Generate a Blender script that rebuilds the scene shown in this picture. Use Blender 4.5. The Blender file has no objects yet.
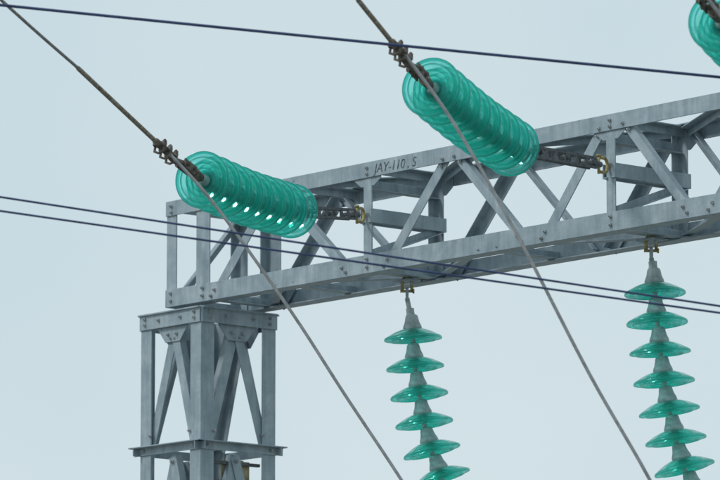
import bpy, math, random
from mathutils import Vector, Matrix
random.seed(4)
S=bpy.context.scene
V=Vector
# ------------------------------------------------------------ materials
def newmat(n):
    m=bpy.data.materials.new(n); m.use_nodes=True
    nt=m.node_tree; return m,nt,nt.nodes["Principled BSDF"],nt.nodes["Material Output"]
def noise(nt,scale,detail=4,rough=.55,vec=None,stretch=None):
    tc=nt.nodes.new("ShaderNodeTexCoord"); mp=nt.nodes.new("ShaderNodeMapping")
    nt.links.new(tc.outputs["Object"],mp.inputs[0])
    if stretch: mp.inputs["Scale"].default_value=stretch
    n=nt.nodes.new("ShaderNodeTexNoise"); n.inputs["Scale"].default_value=scale
    n.inputs["Detail"].default_value=detail; n.inputs["Roughness"].default_value=rough
    nt.links.new(mp.outputs[0],n.inputs["Vector"]); return n
def ramp(nt,src,stops):
    r=nt.nodes.new("ShaderNodeValToRGB"); el=r.color_ramp.elements
    while len(el)<len(stops): el.new(.5)
    for e,(p,c) in zip(el,stops): e.position=p; e.color=(*c,1)
    nt.links.new(src,r.inputs[0]); return r
def mixc(nt,fac,a,b,mode='MIX'):
    m=nt.nodes.new("ShaderNodeMix"); m.data_type='RGBA'; m.blend_type=mode
    for s,v in ((m.inputs[0],fac),(m.inputs[6],a),(m.inputs[7],b)):
        if hasattr(v,"is_linked") : nt.links.new(v,s)
        else: s.default_value=v if not isinstance(v,tuple) else (*v,1)
    return m.outputs[2]
def simple(name,stops,scale,rough=.6,metal=0,bump=.2,stretch=None,bscale=60):
    m,nt,b,o=newmat(name)
    n=noise(nt,scale,6,.65,stretch=stretch); r=ramp(nt,n.outputs[0],stops)
    nt.links.new(r.outputs[0],b.inputs["Base Color"])
    b.inputs["Roughness"].default_value=rough; b.inputs["Metallic"].default_value=metal
    n2=noise(nt,bscale,3); bp=nt.nodes.new("ShaderNodeBump"); bp.inputs["Strength"].default_value=bump
    bp.inputs["Distance"].default_value=.003
    nt.links.new(n2.outputs[0],bp.inputs["Height"]); nt.links.new(bp.outputs[0],b.inputs["Normal"])
    return m
def steel_mat():
    m,nt,b,o=newmat("galvanised_steel")
    n=noise(nt,7,8,.7); r=ramp(nt,n.outputs[0],[(.28,(.22,.29,.33)),(.5,(.31,.385,.43)),(.72,(.45,.515,.55))])
    n2=noise(nt,5,5,.6,stretch=(6,6,.6)); r2=ramp(nt,n2.outputs[0],[(.35,(.66,.69,.71)),(.6,(1,1,1))])
    c=mixc(nt,.65,r.outputs[0],r2.outputs[0],'MULTIPLY')
    n3=noise(nt,3.3,8,.75); r3=ramp(nt,n3.outputs[0],[(.60,(0,0,0)),(.72,(1,1,1))])
    fac=nt.nodes.new("ShaderNodeMath"); fac.operation='MULTIPLY'; fac.inputs[1].default_value=.55
    nt.links.new(r3.outputs[0],fac.inputs[0])
    c=mixc(nt,fac.outputs[0],c,(.17,.155,.13))
    nt.links.new(c,b.inputs["Base Color"])
    b.inputs["Metallic"].default_value=.08
    rr=ramp(nt,n.outputs[0],[(.3,(.38,.38,.38)),(.7,(.62,.62,.62))]); nt.links.new(rr.outputs[0],b.inputs["Roughness"])
    bp=nt.nodes.new("ShaderNodeBump"); bp.inputs["Strength"].default_value=.25; bp.inputs["Distance"].default_value=.003
    n4=noise(nt,90,3); nt.links.new(n4.outputs[0],bp.inputs["Height"]); nt.links.new(bp.outputs[0],b.inputs["Normal"])
    return m
STEEL=steel_mat()
DARK=simple("weathered_dark_steel",[(.3,(.04,.048,.055)),(.7,(.15,.165,.175))],30,.6,.2)
RUST=simple("rusty_hardware",[(.3,(.05,.042,.036)),(.55,(.14,.12,.10)),(.75,(.28,.26,.23))],40,.7,.1)
CAPM=simple("galvanised_cap",[(.3,(.20,.26,.27)),(.7,(.48,.56,.56))],25,.5,.1)
YEL=simple("yellow_painted_shackle",[(.35,(.17,.14,.08)),(.6,(.48,.38,.15))],45,.55)
BOLT=simple("bolt_steel",[(.3,(.18,.20,.21)),(.7,(.50,.53,.54))],50,.5,.1)
CABLE=simple("aluminium_cable",[(.3,(.22,.225,.23)),(.7,(.42,.43,.44))],20,.5,.2)
ROD=simple("weathered_armour_rod",[(.3,(.09,.08,.06)),(.5,(.22,.195,.15)),(.7,(.40,.37,.30))],60,.7,.1)
WIREM=simple("weathered_conductor",[(.3,(.12,.12,.115)),(.7,(.30,.30,.29))],30,.6,.1)
BLUE=simple("dark_blue_sheathed_wire",[(.3,(.015,.03,.10)),(.7,(.04,.07,.18))],10,.45)
SIGNM=simple("faded_yellow_paint",[(.35,(.20,.17,.11)),(.6,(.42,.36,.22))],14,.6)
INK=simple("faded_marker_paint",[(.42,(.03,.035,.04)),(.62,(.20,.24,.27))],55,.7)
CONC=simple("concrete",[(.3,(.24,.23,.22)),(.7,(.38,.37,.35))],6,.9)
def glass_mat(name,trc,base,lo,hi,body,tlc,dfc,rough):
    m,nt,b,o=newmat(name)
    L=nt.links
    b.inputs["Base Color"].default_value=(*base,1)
    b.inputs["Transmission Weight"].default_value=1; b.inputs["Roughness"].default_value=rough; b.inputs["IOR"].default_value=1.52
    b.inputs["Coat Weight"].default_value=.5; b.inputs["Coat Roughness"].default_value=.02
    tr=nt.nodes.new("ShaderNodeBsdfTransparent"); tr.inputs[0].default_value=(*trc,1)
    tl=nt.nodes.new("ShaderNodeBsdfTranslucent"); tl.inputs[0].default_value=(*tlc,1)
    df=nt.nodes.new("ShaderNodeBsdfDiffuse"); df.inputs[0].default_value=(*dfc,1)
    a=nt.nodes.new("ShaderNodeMixShader"); a.inputs[0].default_value=.4; L.new(tl.outputs[0],a.inputs[1]); L.new(df.outputs[0],a.inputs[2])
    lw=nt.nodes.new("ShaderNodeLayerWeight"); lw.inputs[0].default_value=.45
    mr=nt.nodes.new("ShaderNodeMapRange"); L.new(lw.outputs["Facing"],mr.inputs[0])
    mr.inputs[3].default_value=lo; mr.inputs[4].default_value=hi
    c=nt.nodes.new("ShaderNodeMixShader"); L.new(mr.outputs[0],c.inputs[0]); L.new(tr.outputs[0],c.inputs[1]); L.new(b.outputs[0],c.inputs[2])
    d=nt.nodes.new("ShaderNodeMixShader"); d.inputs[0].default_value=body; L.new(c.outputs[0],d.inputs[1]); L.new(a.outputs[0],d.inputs[2])
    L.new(d.outputs[0],o.inputs[0]); return m
GLASS=glass_mat("teal_tempered_glass",(.58,.965,.925),(.36,.95,.86),.2,.9,.08,(.12,.88,.78),(.07,.60,.53),.03)
RIM=glass_mat("teal_glass_thick_rim",(.26,.86,.78),(.20,.86,.77),.4,.95,.20,(.09,.80,.71),(.04,.50,.44),.04)
# ------------------------------------------------------------ mesh tools
class MB:
    def __init__(s): s.v=[];s.f=[]
    def add(s,vs,fs):
        n=len(s.v); s.v+= [tuple(q) for q in vs]; s.f+=[tuple(i+n for i in f) for f in fs]
    def prism(s,prof,p0,p1):   # prof: list of offset vectors
        p0=V(p0);p1=V(p1);k=len(prof)
        vs=[p0+q for q in prof]+[p1+q for q in prof]
        fs=[(i,(i+1)%k,k+(i+1)%k,k+i) for i in range(k)]+[tuple(range(k))[::-1],tuple(range(k,2*k))]
        s.add(vs,fs)
    def angle(s,p0,p1,a,b,w=.06,w2=None,t=.007):  # L section, corner along p0-p1
        a=V(a).normalized();b=V(b).normalized();w2=w2 or w
        s.prism([V((0,0,0)),a*w,a*w+b*t,a*t+b*t,a*t+b*w2,b*w2],p0,p1)
    def box(s,c,ax,ay,az):
        c=V(c);ax=V(ax);ay=V(ay);az=V(az)
        vs=[c+ax*i+ay*j+az*k for k in(-1,1) for j in(-1,1) for i in(-1,1)]
        s.add(vs,[(0,2,3,1),(4,5,7,6),(0,1,5,4),(2,6,7,3),(0,4,6,2),(1,3,7,5)])
    def cyl(s,p0,p1,r,n=6,r2=None):
        p0=V(p0);p1=V(p1);d=(p1-p0).normalized();u=d.orthogonal().normalized();w=d.cross(u);r2=r if r2 is None else r2
        vs=[p0+(u*math.cos(6.2832*i/n)+w*math.sin(6.2832*i/n))*r for i in range(n)]+[p1+(u*math.cos(6.2832*i/n)+w*math.sin(6.2832*i/n))*r2 for i in range(n)]
        s.add(vs,[(i,(i+1)%n,n+(i+1)%n,n+i) for i in range(n)]+[tuple(range(n))[::-1],tuple(range(n,2*n))])
    def tube(s,pts,r,n=8):
        pts=[V(q) for q in pts];m=len(pts);vs=[]
        t0=(pts[1]-pts[0]).normalized();u=t0.orthogonal().normalized()
        for i,q in enumerate(pts):
            t=(pts[min(i+1,m-1)]-pts[max(i-1,0)]).normalized()
            u=(u-t*u.dot(t)).normalized();w=t.cross(u)
            vs+=[q+(u*math.cos(6.28318*j/n)+w*math.sin(6.28318*j/n))*r for j in range(n)]
        fs=[(i*n+j,i*n+(j+1)%n,(i+1)*n+(j+1)%n,(i+1)*n+j) for i in range(m-1) for j in range(n)]
        fs+=[tuple(range(n))[::-1],tuple(range((m-1)*n,m*n))]
        s.add(vs,fs)
    def revolve(s,prof,n=40):
        vs=[];k=len(prof)
        for i in range(n):
            a=2*math.pi*i/n
            vs+=[V((r*math.cos(a),r*math.sin(a),z)) for r,z in prof]
        fs=[(i*k+j,i*k+j+1,((i+1)%n)*k+j+1,((i+1)%n)*k+j) for i in range(n) for j in range(k-1)]
        s.add(vs,fs)
    def mesh(s,name,mat,smooth=False):
        me=bpy.data.meshes.new(name); me.from_pydata(s.v,[],s.f); me.materials.append(mat)
        import bmesh
        bm=bmesh.new();bm.from_mesh(me);bmesh.ops.recalc_face_normals(bm,faces=bm.faces);bm.to_mesh(me);bm.free()
        if smooth: me.polygons.foreach_set("use_smooth",[True]*len(me.polygons))
        return me
    def obj(s,name,mat,parent=None,smooth=False,bevel=0):
        o=bpy.data.objects.new(name,s.mesh(name,mat,smooth)); S.collection.objects.link(o)
        if parent: o.parent=parent
        if bevel:
            b=o.modifiers.new("bevel",'BEVEL');b.width=bevel;b.segments=1;b.limit_method='ANGLE'
        return o
def empty(name,loc=(0,0,0)):
    e=bpy.data.objects.new(name,None);e.empty_display_size=.2;S.collection.objects.link(e);return e
def catmull(P,n=8):
    P=[V(p) for p in P];Q=[P[0]*2-P[1]]+P+[P[-1]*2-P[-2]];out=[]
    for i in range(1,len(Q)-2):
        a,b,c,d=Q[i-1:i+3]
        for k in range(n):
            t=k/n;out.append(.5*((2*b)+(c-a)*t+(2*a-5*b+4*c-d)*t*t+(3*b-a-3*c+d)*t**3))
    out.append(P[-1]);return out
# ------------------------------------------------------------ gantry
gantry=empty("steel_lattice_gantry")
ZB,ZT=5.157,5.715; W=.5; X0=-.30; XP=[0,1.30,3.04,4.78,6.08]; X1=6.38
b=MB(); bo=MB(); dk=MB()
def bolt(p,n,r=.0095,h=.009):
    p=V(p);n=V(n);bo.cyl(p,p+n*h,r,6);bo.cyl(p,p+n*(h+.009),r*.5,6)
def face(y,s):   # s=+1: near face (inside is +y) ; -1 far face
    In=V((0,s,0));Y=lambda o:y+s*o
    b.angle((X0,y,ZT),(X1,y,ZT),(0,0,-1),In,.078,.075)
    b.angle((X0,y,ZB),(X1,y,ZB),(0,0,1),In,.092,.085)
    for x in [X0+.0]+XP+[X1-.08]:
        w=.06 if x not in (0,6.08) else .11
        if x in (X0,X1-.08): w=.08
        x0=x-w/2 if x not in (X0,X1-.08) else x
        b.angle((x0,Y(.0085),ZB+.02),(x0,Y(.0085),ZT-.02),(1,0,0),In,w,.055)
        for z in (ZB+.03,ZB+.07,ZT-.03,ZT-.06): bolt((x0+w*.6,y,z),-In)
    D=[(.05,.52,1),(.60,1.17,-1),(1.40,1.86,1),(1.96,2.46,-1),(2.54,2.96,1),(3.14,3.58,-1),(3.66,4.10,1),(4.18,4.66,-1),(4.88,5.36,1),(5.46,6.0,-1)]
    for x0,x1,k in D:
        za,zb=(ZB+.03,ZT-.03) if k>0 else (ZT-.03,ZB+.03)
        p0=V((x0,Y(.0172),za));p1=V((x1,Y(.0172),zb));d=(p1-p0).normalized();a=d.cross(In)
        if a.z<0:a=-a
        w=.058 if k>0 else .045
        b.angle(p0,p1,-a,In,w,w*.9,.006)
        for q,sg in ((p0,1),(p1,-1)):
            for e in (.015,.055): 
                c=q+d*sg*e-a*w*.5; bolt((c.x,y if (c.z<ZB+.09 or c.z>ZT-.075) else Y(.017),c.z),-In)
    for x in [1.30,3.04,4.78]:
        z=ZT-.085
        b.prism([V((-.10,0,.05)),V((.10,0,.05)),V((.10,0,-.00)),V((.05,0,-.035)),V((-.05,0,-.035)),V((-.10,0,-.00))],(x,Y(.0098),z),(x,Y(.0142),z))
face(0,1);face(W,-1)
for z,s in ((ZB+.0088,1),(ZT-.0088,-1)):
    for x in [X0+.02]+XP+[.65,2.17,3.91,5.43,X1-.06]:
        b.angle((x,.010,z),(x,W-.010,z),(1,0,0),(0,0,s),.05,.045,.006)
    xs=[0,.65,1.30,2.17,3.04,3.91,4.78,5.43,6.08]
    for i in range(len(xs)-1):
        ya,yb=(.03,W-.03) if i%2 else (W-.03,.03)
        p0=V((xs[i]+.06,ya,z+s*.0095));p1=V((xs[i+1]-.02,yb,z+s*.0095));d=(p1-p0).normalized()
        b.angle(p0,p1,d.cross(V((0,0,1))),(0,0,s),.045,.04,.006)
for x in XP[1:4]:
    for dx in (-.045,.038):
        b.angle((x+dx,-.0023,5.41),(x+dx,W+.0023,5.41),(0,0,1),(1 if dx<0 else -1,0,0),.070,.027,.007)
    b.angle((x-.034,.02,5.58),(x-.034,W-.02,5.58),(0,0,1),(1,0,0),.055,.042,.006)
    p0=V((x+.012,.03,5.24));p1=V((x+.012,W-.03,5.40));b.angle(p0,p1,(1,0,0),(0,0,1),.04,.04,.006)
    for dx in (-.075,.0):
        b.angle((x-.03+dx,.012,ZB+.024),(x-.03+dx,W-.012,ZB+.024),(0,0,1),(1 if dx else -1,0,0),.065,.035,.0065)
    b.box((x-.035,.3,ZB-.006),(.055,0,0),(0,.045,0),(0,0,.005))
    for dx in(-.035,.035): bolt((x-.035+dx,.3,ZB-.011),(0,0,-1))
for x,s in ((X0,1),(X1,-1)):
    p0=V((x+s*.010,.05,ZB+.05));p1=V((x+s*.010,W-.05,ZT-.05));d=(p1-p0).normalized()
    b.angle(p0,p1,d.cross(V((1,0,0))),(s,0,0),.045,.04,.006)
b.obj("beam",STEEL,gantry,bevel=.0012)
def column(xo):
    c=MB(); xs=(xo-.5,xo); top=5.14
    cor=[(xs[0],0,1,1),(xs[1],0,-1,1),(xs[1],W,-1,-1),(xs[0],W,1,-1)]
    for x,y,a,d in cor: c.angle((x,y,.28),(x,y,top),(a,0,0),(0,d,0),.088,.088,.009)
    levels=[4.44,3.74,3.04,2.34,1.64,.94,.34]
    for i in range(4):
        x0,y0,_,_=cor[i];x1,y1,_,_=cor[(i+1)%4]
        A=V((x0,y0,0));B=V((x1,y1,0));t=(B-A).normalized();n=V((t.y,-t.x,0)) # outward
        up=V((0,0,1))
        c.angle(A+up*(top-.004)+t*-.002+n*.002,B+up*(top-.004)+n*.002,(0,0,-1),n*.999,.082,.022,.008)
        m=(A+B)/2-n*.014
        c.prism([-t*.125,t*.125,t*.125-up*.09,t*.06-up*.165,-t*.06-up*.165,-t*.125-up*.09],m+up*top-n*.003,m+up*top+n*.003)
        for u in(-.09,.09): bolt(m+t*u+up*(top-.045)+n*.024,n)
        for u in(-.035,.035): bolt(m+t*u+up*(top-.125)+n*.003,n)
        for P,sg in((A,1),(B,-1)):
            for zz in(.03,.06): bolt(P+t*sg*.045+up*(top-zz)+n*.010,n)
        zt=top-.11
        for j,zl in enumerate(levels):
            c.angle(A+up*zl-t*.045+n*.0015,B+up*zl+t*.045+n*.0015,(0,0,-1),n,.045,.045,.006)
            for P,sg in((A,1),(B,-1)): bolt(P+t*sg*.04+up*(zl-.022)+n*.0075,n)
            for P,sg in((A,1),(B,-1)):
                q0=P+t*sg*.045+up*(zl+.015)-n*.011; q1=(A+B)/2-t*sg*.022+up*zt-n*.019
                if j==0: q1=(A+B)/2-t*sg*.035+up*zt-n*.019
                d=(q1-q0).normalized();pa=d.cross(n)
                if pa.z<0: pa=-pa
                o2=-n*.007*(sg+1)/2
                c.angle(q0+o2,q1+o2,-pa,-n,.058,.045,.006)
                bolt(q0+d*.05-pa*.029+n*.011,n); bolt(q1-d*.03-pa*.029,n)
            zt=zl-.055
    c.obj("column",STEEL,gantry,bevel=.0012)
    f=MB()
    for x,y,a,d in cor:
        f.box((x+a*.04,y+d*.04,.30),(.12,0,0),(0,.12,0),(0,0,.012))
    f.obj("base_plates",STEEL,gantry)
    g=MB()
    g.prism([V((-.55,-.55,0)),V((.55,-.55,0)),V((.55,.55,0)),V((-.55,.55,0))],(xo-.25,.25,-.3),(xo-.25,.25,.287))
    g.obj("concrete_footing",CONC,gantry,bevel=.02)
column(0.0);column(6.58)
bo.obj("bolts",BOLT,gantry)
cu=bpy.data.curves.new("painted_marking",'FONT');cu.body="JAY-110 , S";cu.size=.068;cu.extrude=.0005;cu.offset=-.0008;cu.space_character=1.0;cu.shear=.25
to=bpy.data.objects.new("painted_marking",cu);S.collection.objects.link(to);to.parent=gantry
to.rotation_euler=(math.radians(90),math.radians(.8),0);to.location=(1.36,-.0016,ZT-.062);cu.materials.append(INK)
sg=empty("warning_sign")
m=MB();m.box((-.062,.28,4.29),(.002,0,0),(0,.095,0),(0,0,.065));m.obj("plate",SIGNM,sg,bevel=.001)
m=MB()
for zz in(4.34,4.24): m.box((-.050,.28,zz),(.010,0,0),(0,.15,0),(0,0,.008))
m.obj("mounting_strap",DARK,sg)
# ------------------------------------------------------------ insulator parts
gp=[(.020,.032),(.036,.042),(.058,.038),(.085,.028),(.112,.014),(.128,.004),(.1365,-.001),(.1405,-.008),(.1385,-.015),(.133,-.014),(.127,-.005),(.119,.000),
    (.114,-.002),(.112,-.018),(.109,-.022),(.106,-.018),(.103,.004),(.094,.010),(.087,.009),(.085,-.014),(.082,-.019),(.079,-.014),(.076,.012),(.068,.017),(.062,.015),(.060,-.008),(.057,-.013),(.054,-.008),(.051,.018),(.040,.023),(.020,.032)]
g=MB();g.revolve(gp,72);GLM=g.mesh("glass_shell",GLASS,True)
GLM.materials.append(RIM)
for p in GLM.polygons:
    c=p.center;r=math.hypot(c.x,c.y)
    if r>.1295 or (c.z<-.0095) or r<.05: p.material_index=1
cp=[(.0,.113),(.020,.113),(.028,.109),(.032,.100),(.034,.088),(.038,.072),(.045,.056),(.048,.042),(.046,.037),(.0,.037)]
g=MB();g.revolve(cp,28);CPM=g.mesh("metal_cap",CAPM,True)
pp=[(.0,.028),(.026,.027),(.027,.010),(.014,.004),(.0115,-.022),(.014,-.030),(.0,-.031)]
g=MB();g.revolve(pp,20);PNM=g.mesh("metal_pin",CAPM,True)
def unit(parent,p,d,sc=1):
    q=V(d).to_track_quat('Z','Y')
    spin=Matrix.Rotation(random.uniform(0,6),4,'Z')
    for n,me in(("glass_shell",GLM),("metal_cap",CPM),("metal_pin",PNM)):
        o=bpy.data.objects.new(n,me);S.collection.objects.link(o);o.parent=parent
        k=Matrix.Diagonal((sc,sc,1,1)) if n=="glass_shell" else Matrix.Identity(4)
        o.matrix_world=Matrix.Translation(V(p))@q.to_matrix().to_4x4()@spin@k
def shackle(mb,top,bot,ax,w=.034,r=.009):   # U bow from top, legs end at bot
    top=V(top);bot=V(bot);ax=V(ax).normalized();d=(bot-top).normalized();P=[]
    P.append(bot+ax*w)
    for i in range(13):
        a=math.pi*i/12;P.append(top+d*w+ax*w*math.cos(a)-d*w*math.sin(a))
    P.append(bot-ax*w);mb.tube(P,r,8);mb.cyl(bot-ax*(w+.010),bot+ax*(w+.010),r*.9,8);mb.cyl(bot+ax*(w+.004),bot+ax*(w+.013),r*1.5,6)
def tension(A,last,first,clamp,wire,n=9):
    e=empty("tension_insulator_string")
    A,last,first,clamp=map(V,(A,last,first,clamp))
    dv=(first-last);mid=(first+last)/2-V((0,0,.012));P=catmull([last,mid,first],12)
    def at(t):
        x=t*(len(P)-1);i=min(int(x),len(P)-2);return P[i].lerp(P[i+1],x-i)
    for i in range(n):
        t=i/(n-1);d=(at(max(t-.05,0))-at(min(t+.05,1))).normalized()
        d=(d+V((random.uniform(-1,1),random.uniform(-1,1),random.uniform(-1,1)))*.022).normalized()
        unit(e,at(t),d,.94)
    y=MB();h=MB();r=MB()
    dr=(last-A).normalized();s=last-dr*.135
    side=dr.cross(V((0,0,1))).normalized();upv=side.cross(dr)
    shackle(y,A-dr*.03,A+dr*.065,V((0,0,1)),.034,.008)
    y.obj("shackle",YEL,e,True)
    a=A+dr*.05
    h.cyl(a,a+dr*.10,.015,8); 
    L0=a+dr*.08;L1=s-dr*.07;mm=(L0+L1)/2;hl=(L1-L0).length/2
    for k in(-1,1):
        for z in (-1,1): h.box(mm+side*k*.018+upv*z*.022,dr*hl,side*.004,upv*.006)
        nn=7
        for i in range(nn):
            h.box(L0+dr*(2*hl)*(i/(nn-1))+side*k*.018,dr*.012,side*.0035,upv*.018)
    for i in (0,3,6): h.cyl(L0+dr*2*hl*(i/6+(.07 if i==0 else -.07 if i==6 else 0))-side*.034,L0+dr*2*hl*(i/6+(.07 if i==0 else -.07 if i==6 else 0))+side*.034,.011,6)
    h.cyl(L1,s+dr*.05,.016,10,.024);h.cyl(L1-dr*.02,L1+dr*.05,.024,8)
    h.obj("extension_link",DARK,e)
    dl=(clamp-first).normalized();sd=dl.cross(V((0,0,1))).normalized();ul=sd.cross(dl)
    q=first+dl*.025
    r.cyl(q,q+dl*.07,.020,10,.026);r.cyl(q+dl*.06,q+dl*.12,.016,8)
    for k in(-1,1): r.box(q+dl*.15+sd*k*.020,dl*.055,sd*.004,ul*.020)
    r.cyl(q+dl*.12-sd*.038,q+dl*.12+sd*.038,.011,6);r.cyl(q+dl*.18-sd*.038,q+dl*.18+sd*.038,.011,6)
    r.obj("clevis",RUST,e,bevel=.001)
    c=MB();dw=(V(wire)-clamp).normalized();c0=q+dl*.19
    body=[c0,c0.lerp(clamp,.5)-V((0,0,.012)),clamp,clamp+dw*.09]
    c.tube(catmull(body,5),.017,8)
    sw=dw.cross(V((0,0,1))).normalized();uw=sw.cross(dw)
    for i in range(3):
        pt=clamp+dw*(-.06+.055*i)
        c.box(pt+uw*.004,dw*.012,sw*.030,uw*.010)
        for k in(-1,1): c.cyl(pt+sw*k*.022-uw*.034,pt+sw*k*.022+uw*.028,.006,6);c.cyl(pt+sw*k*.022+uw*.012,pt+sw*k*.022+uw*.022,.011,6)
        c.tube([pt+sw*.022-uw*.03,pt-uw*.040,pt-sw*.022-uw*.03],.006,6)
    c.obj("dead_end_clamp",RUST,e,bevel=.001)
    return e
X3=V((1.735,0,.02))
T1=[V(q) for q in((1.300,-.03,5.446),(1.731,-.841,5.326),(2.310,-1.854,5.289),(2.471,-2.203,5.365),(2.772,-2.925,5.602))]
T2=[V(q) for q in((3.040,-.03,5.467),(3.390,-.942,5.397),(3.977,-1.946,5.462),(4.151,-2.280,5.549),(4.339,-2.674,5.687))]
T3=[q+X3 for q in T2]
for T in(T1,T2,T3): tension(*T)
def line(name,pts,r,mat,n=8,k=6):
    m=MB();m.tube(catmull(pts,k),r,n);return m.obj(name,mat,None,True)
for T,s in((T1,V((.640,-1.40,.40))),(T2,V((.640,-1.36,.44))),(T3,V((.640,-1.36,.44)))):
    c=T[3];w=T[4]
    e=empty("line_conductor")
    m=MB();m.tube(catmull([c-(w-c).normalized()*.05,c+(w-c)*.5,w],6),.0105,10);m.obj("armour_rod",ROD,e,True)
    m=MB();m.tube(catmull([w-(w-c).normalized()*.1,w,w+s*.5+V((0,0,-.01)),w+s*2,w+s*6+V((0,0,.5)),w+s*14+V((0,0,2.5))],8),.0072,8);m.obj("wire",WIREM,e,True)
J1=[(2.480,-2.192,5.356),(2.618,-2.033,5.116),(2.837,-1.778,4.643),(2.997,-1.593,4.262),(3.156,-1.409,3.893),(3.32,-1.23,3.5),(3.48,-1.05,3.05),(3.52,-1.0,2.80)]
J2=[(4.146,-2.286,5.578),(4.301,-2.106,5.237),(4.477,-1.902,4.750),(4.665,-1.684,4.182),(4.825,-1.499,3.744),(4.95,-1.36,3.35),(5.04,-1.24,3.0),(5.06,-1.2,2.80)]
J3=[V(q)+X3 for q in J2]
for J in(J1,J2,J3):
    line("jumper_cable",J,.0072,CABLE)
    q=V(J[-1]);e=empty("post_insulator")
    m=MB();m.cyl((q.x,q.y,0),(q.x,q.y,1.7),.06,12);m.box((q.x,q.y,.02),(.16,0,0),(0,.16,0),(0,0,.03));m.obj("pedestal",STEEL,e)
    m=MB();pr=[(0,1.70),(.07,1.70),(.07,1.76)]
    for i in range(10): z=1.80+i*.09;pr+=[(.05,z),(.11,z+.02),(.11,z+.028),(.05,z+.05)]
    pr+=[(.06,2.74),(.06,2.80),(0,2.80)];m.revolve(pr,24)
    m.v=[(a+q.x,c+q.y,z) for a,c,z in m.v];m.obj("porcelain_body",RUST,e)
# ------------------------------------------------------------ suspension strings
def suspension(attach,pts):
    e=empty("suspension_insulator_string");P=[V(q) for q in pts];A=V(attach)
    for i,p in enumerate(P):
        d=(P[max(i-1,0)]-P[min(i+1,len(P)-1)]).normalized()
        dd=(d*.75+V((0,0,1))*.25+V((random.uniform(-1,1),random.uniform(-1,1),0))*.03).normalized();unit(e,p,dd,1.04)
    d=(P[0]-A).normalized();s=P[0]-d*.115
    rg=V((.6534,.757,0));y=MB();shackle(y,A+V((0,0,.02)),A-V((0,0,.050)),rg,.024,.008);y.obj("shackle",YEL,e,True)
    h=MB();a=A-V((0,0,.045))
    ring=[a+V((0,0,-.022))+(V((-.757,.6534,0))*math.sin(t)*.026+V((0,0,1))*math.cos(t)*.03) for t in [6.2832*i/14 for i in range(15)]]
    h.tube(ring,.008,6);h.cyl(a+V((0,0,-.04)),s,.012,8)
    h.cyl(s-d*.01,s+d*.035,.020,10,.026);h.cyl(s-d*.03,s-d*.005,.020,6)
    h.obj("ball_link",CAPM,e)
    z=P[-1]+(P[-1]-P[-2]).normalized()*.10
    m=MB();m.cyl(P[-1],z,.014,8);m.tube([z+V((-.13,0,.015)),z+V((-.05,0,-.01)),z+V((.05,0,-.01)),z+V((.13,0,.015))],.026,8);m.obj("conductor_clamp",RUST,e)
    return z
S1=[(1.284,.322,4.869),(1.290,.330,4.724),(1.303,.345,4.583),(1.319,.363,4.443),(1.344,.390,4.303),(1.376,.428,4.170),(1.415,.475,4.04),(1.462,.53,3.915)]
S2=[(3.018,.312,4.905),(3.024,.318,4.765),(3.032,.328,4.625),(3.043,.341,4.484),(3.058,.358,4.345),(3.077,.380,4.208),(3.102,.409,4.075),(3.135,.447,3.945)]
z1=suspension((1.265,.300,5.150),S1);z2=suspension((3.008,.300,5.150),S2)
z3=suspension((3.008+1.74,.300,5.150),[V(q)+V((1.74,0,0)) for q in S2])
line("bus_conductor",[z1+V((-1.5,.1,-.3)),z1,z1.lerp(z2,.5)-V((0,0,.12)),z2,z2.lerp(z3,.5)-V((0,0,.12)),z3,z3+V((1.5,.1,-.3))],.010,CABLE)
# ------------------------------------------------------------ overhead crossing wires
def cross(name,a,b_,mat,r):
    a=V(a);b_=V(b_);d=b_-a;P=[]
    for i in range(-40,61): 
        t=i/10;P.append(a+d*t+V((0,0,.006*((t-.5)**2-.25))))
    m=MB();m.tube(P,r,8);m.obj(name,mat,None,True)
cross("overhead_wire",(3.347,-3.769,5.674),(5.285,-1.524,5.371),BLUE,.0062)
cross("overhead_wire",(3.353,-3.762,4.871),(5.278,-1.532,4.419),BLUE,.0045)
cross("overhead_wire",(3.354,-3.761,4.813),(5.277,-1.532,4.391),BLUE,.0045)
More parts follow.
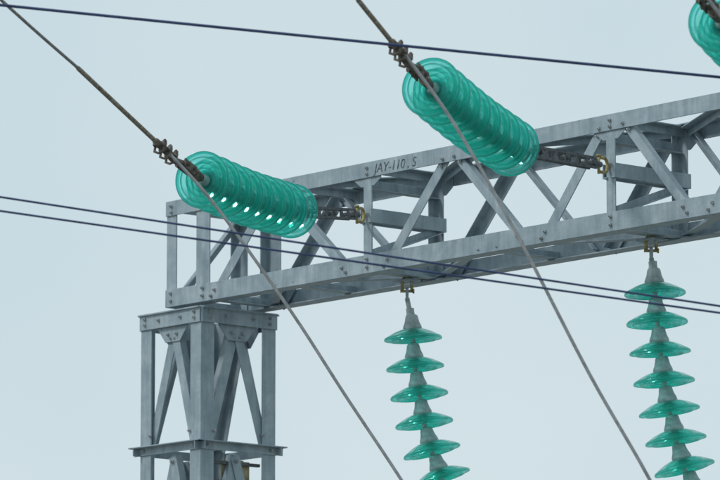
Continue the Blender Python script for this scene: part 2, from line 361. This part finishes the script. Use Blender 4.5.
# ------------------------------------------------------------ ground
m=MB();m.add([(-3000,-3000,0),(3000,-3000,0),(3000,3000,0),(-3000,3000,0)],[(0,1,2,3)])
GR=simple("gravel",[(.35,(.16,.165,.13)),(.5,(.26,.255,.24)),(.65,(.36,.355,.34))],1.5,.95,0,.6,bscale=25)
m.obj("ground",GR)
# ------------------------------------------------------------ light
w=bpy.data.worlds.new("World");S.world=w;w.use_nodes=True;nt=w.node_tree
bg=nt.nodes["Background"];bg.inputs[1].default_value=.1
EL,AZ=math.radians(42),math.radians(205)
sk=nt.nodes.new("ShaderNodeTexSky");sk.sky_type='NISHITA';sk.sun_disc=False;sk.sun_elevation=EL;sk.sun_rotation=AZ
tc=nt.nodes.new("ShaderNodeTexCoord");n=nt.nodes.new("ShaderNodeTexNoise");n.inputs["Scale"].default_value=5;n.inputs["Detail"].default_value=3
nt.links.new(tc.outputs["Generated"],n.inputs["Vector"])
r=ramp(nt,n.outputs[0],[(.3,(.575,.71,.765)),(.7,(.68,.785,.825))])
sc=nt.nodes.new("ShaderNodeVectorMath");sc.operation='SCALE';sc.inputs[3].default_value=10
nt.links.new(r.outputs[0],sc.inputs[0])
c=mixc(nt,.92,sk.outputs[0],sc.outputs[0]);nt.links.new(c,bg.inputs[0])
sd=bpy.data.lights.new("sun",'SUN');sd.energy=1.35;sd.angle=math.radians(11);sd.color=(1,.97,.93)
so=bpy.data.objects.new("sun",sd);S.collection.objects.link(so)
sunv=V((math.sin(AZ)*math.cos(EL),math.cos(AZ)*math.cos(EL),math.sin(EL)))
so.rotation_euler=sunv.to_track_quat('Z','Y').to_euler();so.location=(0,-10,20)
S.view_settings.view_transform='Standard';S.view_settings.look='None';S.view_settings.exposure=0
cd=bpy.data.cameras.new("camera");cd.lens=235;cd.sensor_width=36;cd.clip_end=8000
cd.dof.use_dof=True;cd.dof.focus_distance=22.3;cd.dof.aperture_fstop=5.6
co=bpy.data.objects.new("camera",cd);S.collection.objects.link(co);co.location=(18.70,-15.06,1.7)
co.rotation_euler=(math.radians(98.95),0,math.radians(49.2));S.camera=co
